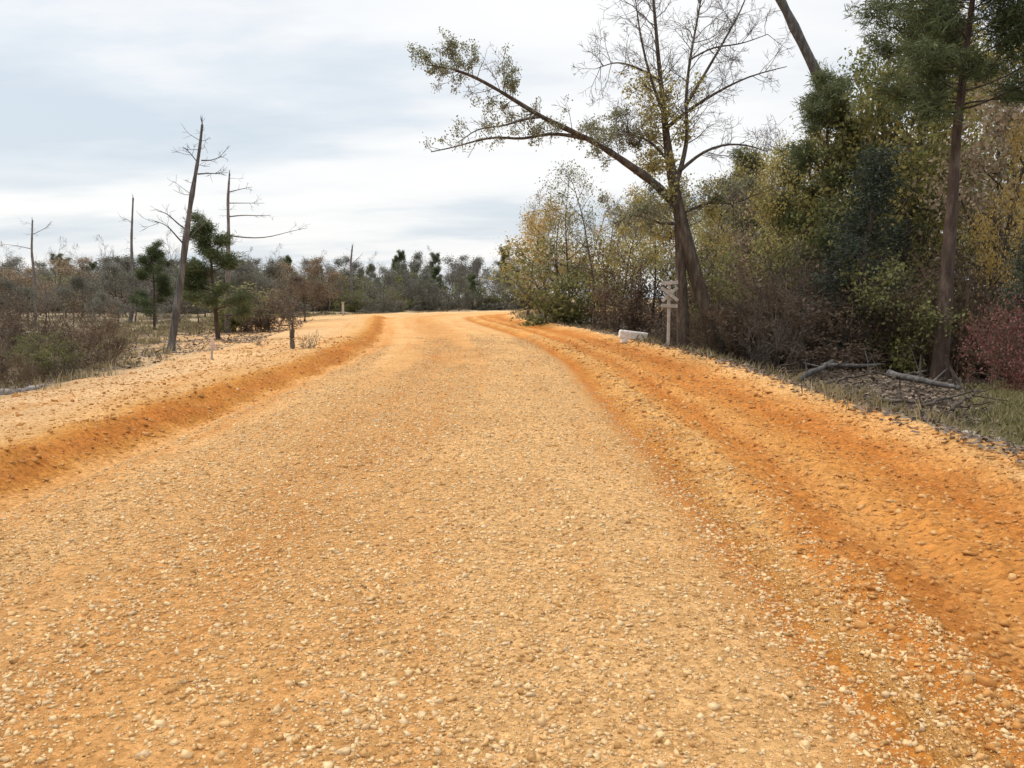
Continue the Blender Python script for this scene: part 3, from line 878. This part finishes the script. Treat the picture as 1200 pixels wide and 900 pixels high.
put_px('autumn_tree', 'leafy_c', 760, 36.0, 240, 'olive brown tree right behind the post with crossed boards', 'tree', leafmat='olive', wide=.7)
put_px('autumn_tree', 'thin_a', 708, 52.0, 215, 'far thin yellow tree showing through the slim pale tree', 'tree', leafmat='yellow')
put_px('autumn_tree', 'leafy_b', 1046, 28.5, 12, 'tall olive tree whose top shows left of the tall pine crown', 'tree', leafmat='olive', wide=.9)
put_px('autumn_tree', 'leafy_c', 1092, 31.0, 30, 'tall brown leaved tree just behind the tall pine trunk', 'tree', leafmat='brown', wide=.75)
put_px('autumn_tree', 'leafy_a', 1166, 28.0, 20, 'tall dull olive tree between the russet tree and the yellow tree', 'tree', leafmat='olive', wide=.8)
put_px('green_tree', 'leafy_a', 990, 30.0, 60, 'green leafy tree with its top against the leaning trunk', 'tree', leafmat='green', wide=.8)
put_px('autumn_tree', 'leafy_c', 948, 31.0, 152, 'warm olive tree between the cedar and the far pine crown', 'tree', leafmat='olive', wide=.7)
put_px('bare_tree', 'bare_a', 1172, 30.0, 18, 'tall grey leafless tree behind the yellow tree at the right edge', 'tree')
put_px('bare_tree', 'bare_b', 905, 44.0, 90, 'tall thin leafless tree between the oak and the leaning trunk', 'tree')
GR = 'trees filling the depth of the right hand woods'
mixk = [('leafy_a', 'olive'), ('leafy_b', 'brown'), ('leafy_c', 'olive'), ('thin_a', 'brown'), ('leafy_c', 'brown'), ('leafy_a', 'green'), ('bare_b', None)]
names = {'olive': ('woodland_tree', 'olive leaved tree deep in the right hand woods behind the front row'), 'brown': ('woodland_tree', 'brown leaved tree deep in the right hand woods behind the front row'),
         'green': ('woodland_tree', 'green leaved tree deep in the right hand woods behind the front row'), None: ('bare_tree', 'leafless tree deep in the right hand woods behind the front row')}
i = 0
for Y, px0, px1, step, top in ((34, 940, 1300, 44, 165), (46, 800, 1260, 42, 205), (62, 650, 1260, 48, 240)):
    px = px0
    while px < px1:
        k_, lm_ = mixk[(i * 3 + int(Y)) % len(mixk)]
        nm, lb = names[lm_]
        put_px(nm, k_, px + random.uniform(-12, 12), Y + random.uniform(-4, 4), top + random.uniform(-30, 30), lb, 'tree', GR, leafmat=lm_, wide=random.uniform(.75, 1.05))
        px += step; i += 1

# brush right
GB = 'undergrowth bushes along the right hand woods'
rb = [('brush_dark', None, 'dark green leafy bush in the undergrowth below the right hand trees'), ('brush_brown', 'russet', 'brown leaved bush in the undergrowth below the right hand trees'),
      ('brush_bare_b', None, 'leafless dark twiggy bush in the undergrowth below the right hand trees'), ('brush_bare_a', None, 'leafless reddish twiggy bush in the undergrowth below the right hand trees')]
i = 0
for Y, px0, px1, step, top in ((21.5, 900, 1300, 30, 350), (24.5, 840, 1215, 30, 335), (28, 690, 1200, 30, 330), (35, 625, 1200, 32, 325), (44, 610, 1000, 34, 322)):
    px = px0
    while px < px1:
        k_, lm_, lb = rb[(1, 2, 3, 1, 0, 2, 1, 3)[(i * 3 + int(Y)) % 8]]
        Yj = Y + random.uniform(-1.5, 1.5)
        f = foot(px, Yj)
        if f.x - float(cshift(Yj)) > 6.0:
            put_px('bush', k_, px + random.uniform(-10, 10), Yj, top + random.uniform(-18, 22), lb, 'bush', GB, leafmat=lm_, wide=random.uniform(1.0, 1.5))
        px += step; i += 1
put_px('bush', 'brush_red', 1194, 17.0, 336, 'reddish leaved bush at the right edge of the woods', 'bush', wide=.75)
put_px('bush', 'brush_red', 885, 34.0, 268, 'rusty red tinted bush in the woods right of the oak', 'bush', wide=.9, leafmat='brown')

# ------------------------------------------------------------------ left side
put_px('pine_tree', 'pine_young', 258, 31.0, 256, 'small bushy dark green pine just right of the tall dead trunk', 'tree', wide=1.4, rz=2.0)
put_px('pine_tree', 'pine_young', 184, 42.0, 286, 'little dark pine just left of the tall dead trunk', 'tree', wide=1.15)
# far treeline
GF = 'distant treeline beyond the road bend'
fl = [('bare_a', None, 'grey leafless tree in the distant treeline', 'bare_tree'), ('bare_b', None, 'dark leafless tree in the distant treeline', 'bare_tree'), ('scrub_a', 'drab', 'drab brown tree in the distant treeline', 'autumn_tree'),
      ('pine_mid', None, 'dark pine in the distant treeline', 'pine_tree'), ('scrub_b', 'drab', 'drab brown tree in the distant treeline', 'autumn_tree'), ('leafy_b', 'drab', 'broad drab tree in the distant treeline', 'autumn_tree'), ('pine_mid', None, 'dark pine in the distant treeline', 'pine_tree')]
for Y, px0, px1, step, top in ((135, -90, 700, 12, 303), (112, -90, 660, 14, 309), (92, -20, 560, 17, 315)):
    px = px0; i = 0
    while px < px1:
        k_, lm_, lb, nm = fl[random.choice((0, 0, 0, 1, 2, 3, 4, 5, 5, 5))]
        Yj = Y + random.uniform(-8, 8)
        f = foot(px, Yj)
        if abs(f.x - float(cshift(Yj))) > 7:
            put_px(nm, k_, px + random.uniform(-6, 6), Yj, top + random.uniform(-9, 12), lb, 'tree', GF, leafmat=lm_, wide=random.uniform(1.0, 1.45), dz=-.1)
        px += step; i += 1
for px, top in ((470, 294), (590, 290), (465, 300), (340, 300), (235, 302)):
    put_px('pine_tree', 'pine_mid', px, 120, top, 'dark pine standing a little above the distant treeline', 'tree', 'taller pines in the distant treeline', wide=.9)
GU = 'low bushes under the distant treeline'
for Y, px0, px1, step, top in ((100, -20, 650, 13, 337), (84, -20, 470, 15, 340)):
    px = px0
    while px < px1:
        k_, lb = random.choice([('brush_brown', 'drab brown low bush under the distant treeline'), ('brush_brown', 'drab brown low bush under the distant treeline'), ('brush_dark', 'dark green low bush under the distant treeline')])
        Yj = Y + random.uniform(-6, 6)
        f = foot(px, Yj)
        if abs(f.x - float(cshift(Yj))) > 7:
            put_px('bush', k_, px + random.uniform(-5, 5), Yj, top + random.uniform(-10, 8), lb, 'bush', GU, leafmat='drab' if k_ == 'brush_brown' else None, wide=random.uniform(1.2, 1.9), dz=-.1)
        px += step
for px, Y, top in ((18, 62, 276), (70, 66, 270), (108, 58, 280), (136, 70, 268), (300, 72, 284), (326, 80, 280), (212, 60, 262), (505, 112, 282), (440, 100, 290), (375, 90, 288)):
    put_px('bare_tree', 'bare_b', px, Y, top, 'slender leafless tree sticking up out of the scrub left of the road', 'tree', 'slender bare trees over the left scrub', wide=.55, twigmat='twig_pale')
# middle distance scrub
GS = 'scrub trees across the left middle distance'
sl = [('scrub_a', 'russet', 'brown scrubby tree in the left middle distance'), ('scrub_b', 'brown', 'brown scrubby tree in the left middle distance'), ('bare_b', None, 'leafless dark scrub tree in the left middle distance'), ('bare_a', None, 'leafless grey scrub tree in the left middle distance'), ('scrub_a', 'drab', 'drab brown scrubby tree in the left middle distance')]
for Y, px0, px1, step, top in ((70, -100, 420, 20, 312), (54, -100, 370, 24, 318), (40, -25, 150, 40, 334)):
    px = px0
    while px < px1:
        k_, lm_, lb = random.choice(sl)
        put_px('scrub_tree', k_, px + random.uniform(-8, 8), Y + random.uniform(-5, 5), top + random.uniform(-14, 16), lb, 'tree', GS, leafmat=lm_, wide=random.uniform(1.1, 1.6))
        px += step
# near brush, left
GN = 'brown brush along the left edge of the bank'
nb = [('brush_brown', 'brown leaved bush at the edge of the left bank'), ('brush_bare_a', 'leafless reddish brown bush at the edge of the left bank'), ('brush_bare_a', 'leafless reddish brown bush at the edge of the left bank'), ('brush_bare_b', 'leafless dark bush at the edge of the left bank'), ('brush_brown', 'brown leaved bush at the edge of the left bank')]
for Y, px0, px1, step, top in ((33, -20, 260, 50, 358), (26, -25, 190, 42, 372), (20, -30, 165, 36, 384), (16, -40, 105, 36, 398)):
    px = px0
    while px < px1:
        k_, lb = random.choice(nb)
        Yj = Y + random.uniform(-1.5, 1.5)
        f = foot(px, Yj)
        if f.x < -8.9 and float(verge(f.x - float(cshift(Yj)), Yj)) < -8.9:
            put_px('bush', k_, px + random.uniform(-8, 8), Yj, top + random.uniform(-14, 18), lb, 'bush', GN, leafmat='russet' if k_ == 'brush_brown' else None, wide=random.uniform(1.0, 1.5))
        px += step
put_px('bush', 'brush_dark', 62, 17.5, 402, 'low dark green bush among the brown brush on the left', 'bush', wide=1.3)
put_px('bush', 'brush_dark', 318, 40, 352, 'dark low bush in front of the treeline right of the small pine', 'bush', wide=1.5, leafmat='russet')
put_px('bush', 'brush_dark', 285, 42, 345, 'dark spreading bush at the foot of the small pine', 'bush', wide=2.0)
put_px('sapling', 'bare_b', 342, 23.5, 322, 'thin dark leafless sapling on the verge between bank and scrub', 'tree', wide=.4, twigmat='bark')
snag([(343, 420), (343, 408), (342, 396), (343, 386)], 23.2, .075, .06, [], 'tree_stump', 'short dark stump on the left verge beside the thin sapling', 0, 12, 'bark')
put_px('weed_clump', 'weed', 362, 23.0, 388, 'round grey weed clump right of the thin sapling', 'plant', wide=1.1)
put_px('weed_clump', 'weed', 306, 26.0, 398, 'small tan weed clump left of the thin sapling', 'plant', wide=1.3, leafmat='brown')


# ------------------------------------------------------------------ man-made things and debris
import bmesh


def flat_mat(name, col, col2, rough=.7, scale=8):
    m, nt, out = new_mat(name)
    tc = node(nt, 'ShaderNodeTexCoord')
    nz = node(nt, 'ShaderNodeTexNoise'); nz.inputs['Scale'].default_value = scale; nz.inputs['Detail'].default_value = 6; nz.inputs['Roughness'].default_value = .7
    nt.links.new(tc.outputs['Object'], nz.inputs['Vector'])
    r = ramp(nt, [(.38, col2), (.6, col)]); nt.links.new(nz.outputs['Fac'], r.inputs['Fac'])
    p = node(nt, 'ShaderNodeBsdfPrincipled'); p.inputs['Roughness'].default_value = rough
    nt.links.new(r.outputs['Color'], p.inputs['Base Color']); nt.links.new(p.outputs[0], out.inputs['Surface'])
    return m


M['pale_paint'] = flat_mat('weathered_pale_paint', (.42, .37, .31), (.27, .23, .18))
M['white'] = flat_mat('dusty_white', (.8, .76, .72), (.6, .54, .48), .7, 6)
M['pink'] = flat_mat('pink_tape', (.6, .42, .38), (.5, .34, .3), .6, 12)


def box_bm(bm, size, mat4=None, bev=.008):
    r = bmesh.ops.create_cube(bm, size=1.0)
    vs = r['verts']
    bmesh.ops.scale(bm, vec=size, verts=vs)
    es = list({e for v in vs for e in v.link_edges})
    res = bmesh.ops.bevel(bm, geom=es, offset=bev, segments=2, affect='EDGES', profile=.5)
    allv = {v for f in res['faces'] for v in f.verts} | {v for v in vs if v.is_valid}
    # bevel keeps island: gather connected
    seen = set(allv); stack = list(allv)
    while stack:
        v = stack.pop()
        for e in v.link_edges:
            o = e.other_vert(v)
            if o not in seen: seen.add(o); stack.append(o)
    if mat4 is not None:
        bmesh.ops.transform(bm, matrix=mat4, verts=list(seen))


def bm_obj(name, bm, mat, parent=None):
    me = bpy.data.meshes.new(name); bm.to_mesh(me); bm.free()
    me.materials.append(mat)
    o = bpy.data.objects.new(name, me); COL.objects.link(o)
    if parent is not None: o.parent = parent
    return o


from mathutils import Matrix


def box_part(name, size, loc, ry, mat, parent, bev=.008, rz=0):
    bm = bmesh.new()
    box_bm(bm, size, Matrix.Translation(loc) @ Matrix.Rotation(rz, 4, 'Z') @ Matrix.Rotation(ry, 4, 'Y'), bev)
    return bm_obj(name, bm, mat, parent)


# marker post with crossed boards
f = foot(782, 24.4)
sp = empty('marker_post', f)
tag(sp, 'pale post with crossed boards and bars at its top beside the oak', 'sign post')
zt = at(782, 328, 24.4).z - f.z
box_part('post', (.085, .07, zt - .05 + .3), (0, 0, (zt - .05 - .3) / 2), 0, M['pale_paint'], sp)
box_part('crossbar', (.50, .028, .11), (0, -.055, zt - .09), math.radians(-3), M['pale_paint'], sp)
box_part('crossbar', (.50, .028, .11), (0, -.055, zt - .78), math.radians(2), M['pale_paint'], sp)
box_part('cross_board', (.62, .024, .095), (0, -.085, zt - .43), math.radians(-42), M['pale_paint'], sp)
box_part('cross_board', (.62, .024, .095), (0, -.112, zt - .43), math.radians(38), M['pale_paint'], sp)
# white slab lying on the edge
f = foot(741, 27.5)
sl_ = empty('white_slab', f)
tag(sl_, 'long low white slab lying tilted at the woods edge left of the post', 'slab')
box_part('slab', (1.0, .2, .3), (0, 0, .2), math.radians(7), M['white'], sl_, .05, math.radians(8))
for sx in (-.3, .33):
    box_part('foot_block', (.2, .3, .14), (sx, 0, .02 - sx * .04), 0, M['white'], sl_, .02, math.radians(8))
# pinkish stake left
f = foot(250, 19.3)
st = empty('survey_stake', f)
tag(st, 'short pale stake with pinkish tape on the left verge', 'stake')
box_part('stake', (.05, .03, .62), (0, 0, .21), math.radians(4), M['pale_paint'], st, .006)
bm = bmesh.new()
vs = [bm.verts.new(c) for c in ((.0, -.02, .5), (.07, -.05, .45), (.11, -.02, .33), (.09, 0, .22), (.04, -.03, .3), (-.01, -.02, .36))]
vs2 = [bm.verts.new((v.co.x, v.co.y + .012, v.co.z)) for v in vs]
bm.faces.new(vs); bm.faces.new(vs2[::-1])
for a_ in range(6): bm.faces.new((vs[a_], vs2[a_], vs2[(a_ + 1) % 6], vs[(a_ + 1) % 6]))
bm_obj('tape', bm, M['pink'], st)
box_part('tape_wrap', (.066, .046, .12), (.016, 0, .45), math.radians(4), M['pink'], st, .004)
# distant pale post
f = foot(404, 62)
ps = empty('pale_post', f)
tag(ps, 'small pale post by the treeline at the left of the bend', 'post')
box_part('post', (.16, .12, 1.2), (0, 0, .42), 0, M['pale_paint'], ps, .01)
box_part('cap', (.24, .18, .06), (0, 0, 1.05), 0, M['pale_paint'], ps, .01)


def log(p0, p1, r, label, seed, stubs=3, mat='bark_dead', group=None):
    rng = np.random.default_rng(seed)
    B = np.array(foot_xy(p0))
    a, b = np.array(foot_xy(p0)), np.array(foot_xy(p1))
    a[2] += r * .7 + p0[2]; b[2] += r * .7 + p1[2]
    n = 12
    q = a + (b - a) * np.linspace(0, 1, n)[:, None] + rng.normal(size=(n, 3)) * np.array([.03, .03, .012])
    root = empty('fallen_branch' if group else 'fallen_log', Vector(B)); tag(root, label, 'branch' if group else 'log', group)
    T, W = Wood(), Wood()
    rad = np.linspace(r, r * .55, n)
    rad2 = np.concatenate([[.002], rad, [.002]]); q2 = np.concatenate([[q[0]], q, [q[-1]]])
    q2[0] = q[0] - (q[1] - q[0]) * .01; q2[-1] = q[-1] + (q[-1] - q[-2]) * .01
    T.tube(q2 - B, rad2, 9)
    for _ in range(stubs):
        i = rng.integers(2, n - 1)
        d = norm(perp(norm(b - a), rng) + np.array([0, 0, .7]))
        W.tube(np.array([q[i], q[i] + d * rng.uniform(.2, .6)]) - B, np.array([r * .35, .008]), 5)
    link('trunk', T.mesh('trunk'), M[mat], root)
    if W.n: link('stubs', W.mesh('stubs'), M[mat], root)


def foot_xy(p):
    f = foot(p[0], p[1])
    return (f.x, f.y, f.z)


log((930, 18.5, .0), (975, 19.8, .28), .085, 'grey fallen log tilted up at its right end below the cedar', 31)
log((1040, 17.0, .28), (1125, 15.6, .12), .08, 'pale fallen log lying level below the tall pine', 32)
log((965, 19.6, .25), (1030, 20.2, .18), .06, 'thin pale fallen log lying between the two larger logs', 33)
log((1015, 15.6, .0), (1085, 14.4, .05), .05, 'thin dark fallen branch in front of the pale log', 34, mat='bark')
log((1050, 14.2, .0), (1100, 14.6, .0), .045, 'short brown fallen branch nearest the road below the logs', 35, mat='bark_pine')

BR = 'broken branches lying along the edge of the right hand woods'
rngb = random.Random(77)
for i in range(9):
    px = 885 + i * 30 + rngb.uniform(-10, 10)
    Y = 21.5 - (px - 880) * .036 + rngb.uniform(-1.6, 1.8)
    f = foot(px, Y)
    if f.x - float(cshift(Y)) < 5.9: continue
    log((px, Y, rngb.uniform(0, .25)), (px + rngb.uniform(25, 75), Y + rngb.uniform(-1.2, 1.2), rngb.uniform(0, .4)), rngb.uniform(.018, .04), 'broken branch lying in the litter along the edge of the right hand woods', 300 + i, 4, rngb.choice(['bark', 'bark', 'bark_pine']), BR)

# rocks at the right edge
rk = [(1140, 9.6, .13), (1165, 9.9, .1), (1128, 10.2, .09), (1152, 10.6, .12), (1180, 10.3, .15), (1110, 10.9, .07)]
rk += [(4, 13.6, .13), (22, 14.0, .09), (38, 14.3, .11), (14, 14.6, .1), (52, 15.0, .08)]
for i, (px, Y, r) in enumerate(rk):
    rng = np.random.default_rng(200 + i)
    bm = bmesh.new()
    bmesh.ops.create_icosphere(bm, subdivisions=3, radius=r)
    for v in bm.verts:
        d = v.co.normalized()
        k_ = 1 + .22 * math.sin(d.x * 4 + i) * math.cos(d.y * 5 + 2 * i) + .12 * math.sin(d.z * 9 + d.x * 7 + i * 3)
        v.co = Vector((d.x * 1.15, d.y, d.z * .68)) * r * k_
    f = foot(px, Y)
    o = bm_obj('rock', bm, M['rock_dark' if px < 600 else 'rock'])
    a_ = o.data.attributes.new('rnd', 'FLOAT', 'POINT'); a_.data.foreach_set('value', rng.uniform(.2, .9, 1).repeat(len(o.data.vertices)).astype(np.float32))
    for p_ in o.data.polygons: p_.use_smooth = True
    o.location = f + Vector((0, 0, r * (.05 if px < 600 else .25))); o.rotation_euler.z = i * 1.7
    if px < 600:
        tag(o, 'pale grey rock in the rubble at the left edge below the brush', 'rock', 'rocks at the left edge below the brush')
        continue
    tag(o, 'pale grey rock lying between the dirt shoulder and the grass at the right edge', 'rock', 'rocks at the right edge of the shoulder')

# ------------------------------------------------------------------ sky, sun
EL, AZ = math.radians(48), math.radians(-60)     # sun ahead-left, veiled by cloud
w = bpy.data.worlds.new('World'); scene.world = w; w.use_nodes = True
nt = w.node_tree
for nd in list(nt.nodes): nt.nodes.remove(nd)
L = nt.links.new
out = node(nt, 'ShaderNodeOutputWorld'); bg = node(nt, 'ShaderNodeBackground'); bg.inputs['Strength'].default_value = .1
sky = node(nt, 'ShaderNodeTexSky', sky_type='NISHITA'); sky.sun_disc = False; sky.sun_elevation = EL; sky.sun_rotation = AZ; sky.air_density = 1.2; sky.dust_density = 2.5
tc = node(nt, 'ShaderNodeTexCoord')
sep = node(nt, 'ShaderNodeSeparateXYZ'); L(tc.outputs['Generated'], sep.inputs[0])
# cloud deck seen in perspective: direction divided by its height
zc = node(nt, 'ShaderNodeMath', operation='MAXIMUM'); zc.inputs[1].default_value = 0.0; L(sep.outputs['Z'], zc.inputs[0])
za = node(nt, 'ShaderNodeMath', operation='ADD'); za.inputs[1].default_value = .16; L(zc.outputs[0], za.inputs[0])
dx = node(nt, 'ShaderNodeMath', operation='DIVIDE'); L(sep.outputs['X'], dx.inputs[0]); L(za.outputs[0], dx.inputs[1])
dy = node(nt, 'ShaderNodeMath', operation='DIVIDE'); L(sep.outputs['Y'], dy.inputs[0]); L(za.outputs[0], dy.inputs[1])
cv = node(nt, 'ShaderNodeCombineXYZ'); L(dx.outputs[0], cv.inputs[0]); L(dy.outputs[0], cv.inputs[1])
mp = node(nt, 'ShaderNodeMapping'); mp.inputs['Scale'].default_value = (.45, .9, 1); mp.inputs['Location'].default_value = (3.1, .7, 0); mp.inputs['Rotation'].default_value = (0, 0, .25); L(cv.outputs[0], mp.inputs[0])
n1 = node(nt, 'ShaderNodeTexNoise'); n1.inputs['Scale'].default_value = 1.3; n1.inputs['Detail'].default_value = 7; n1.inputs['Roughness'].default_value = .52; L(mp.outputs[0], n1.inputs['Vector'])
# thick grey-blue undersides against thin white cloud
cr = ramp(nt, [(.36, (6.0, 6.75, 7.5)), (.46, (7.2, 7.7, 8.2)), (.53, (8.7, 8.8, 8.9)), (.64, (9.5, 9.45, 9.4))]); L(n1.outputs['Fac'], cr.inputs['Fac'])
# overcast deck is brighter overhead than at the horizon
ov = node(nt, 'ShaderNodeMapRange'); ov.inputs['From Min'].default_value = .42; ov.inputs['From Max'].default_value = 1; ov.inputs['To Min'].default_value = 1; ov.inputs['To Max'].default_value = 3.0; L(sep.outputs['Z'], ov.inputs['Value'])
mul = node(nt, 'ShaderNodeVectorMath', operation='SCALE'); L(cr.outputs['Color'], mul.inputs[0]); L(ov.outputs[0], mul.inputs['Scale'])
mx = node(nt, 'ShaderNodeMix', data_type='RGBA'); mx.inputs['Factor'].default_value = .88
L(sky.outputs[0], mx.inputs['A']); L(mul.outputs[0], mx.inputs['B'])
L(mx.outputs['Result'], bg.inputs['Color']); L(bg.outputs[0], out.inputs['Surface'])

sun = bpy.data.lights.new('sun', 'SUN'); sun.energy = 1.5; sun.angle = math.radians(14); sun.color = (1, .95, .87)
so = bpy.data.objects.new('sun', sun); COL.objects.link(so)
d = Vector((math.sin(AZ) * math.cos(EL), math.cos(AZ) * math.cos(EL), math.sin(EL)))
so.rotation_euler = d.to_track_quat('Z', 'Y').to_euler(); so.location = (-20, 10, 30)

# ------------------------------------------------------------------ camera, view
cam = bpy.data.cameras.new('camera'); cam.sensor_width = 36; cam.lens = 36 * F / 1200; cam.clip_end = 3000; cam.clip_start = .05
co = bpy.data.objects.new('camera', cam); COL.objects.link(co)
co.location = (0, 0, CAM_H); co.rotation_euler = (math.radians(90) - PITCH, 0, 0)
scene.camera = co
scene.view_settings.view_transform = 'Standard'
scene.view_settings.look = 'None'
scene.view_settings.exposure = .2
scene.view_settings.gamma = 1
scene.cycles.use_denoising = True
scene.cycles.max_bounces = 8
scene.cycles.diffuse_bounces = 5
scene.cycles.transparent_max_bounces = 4
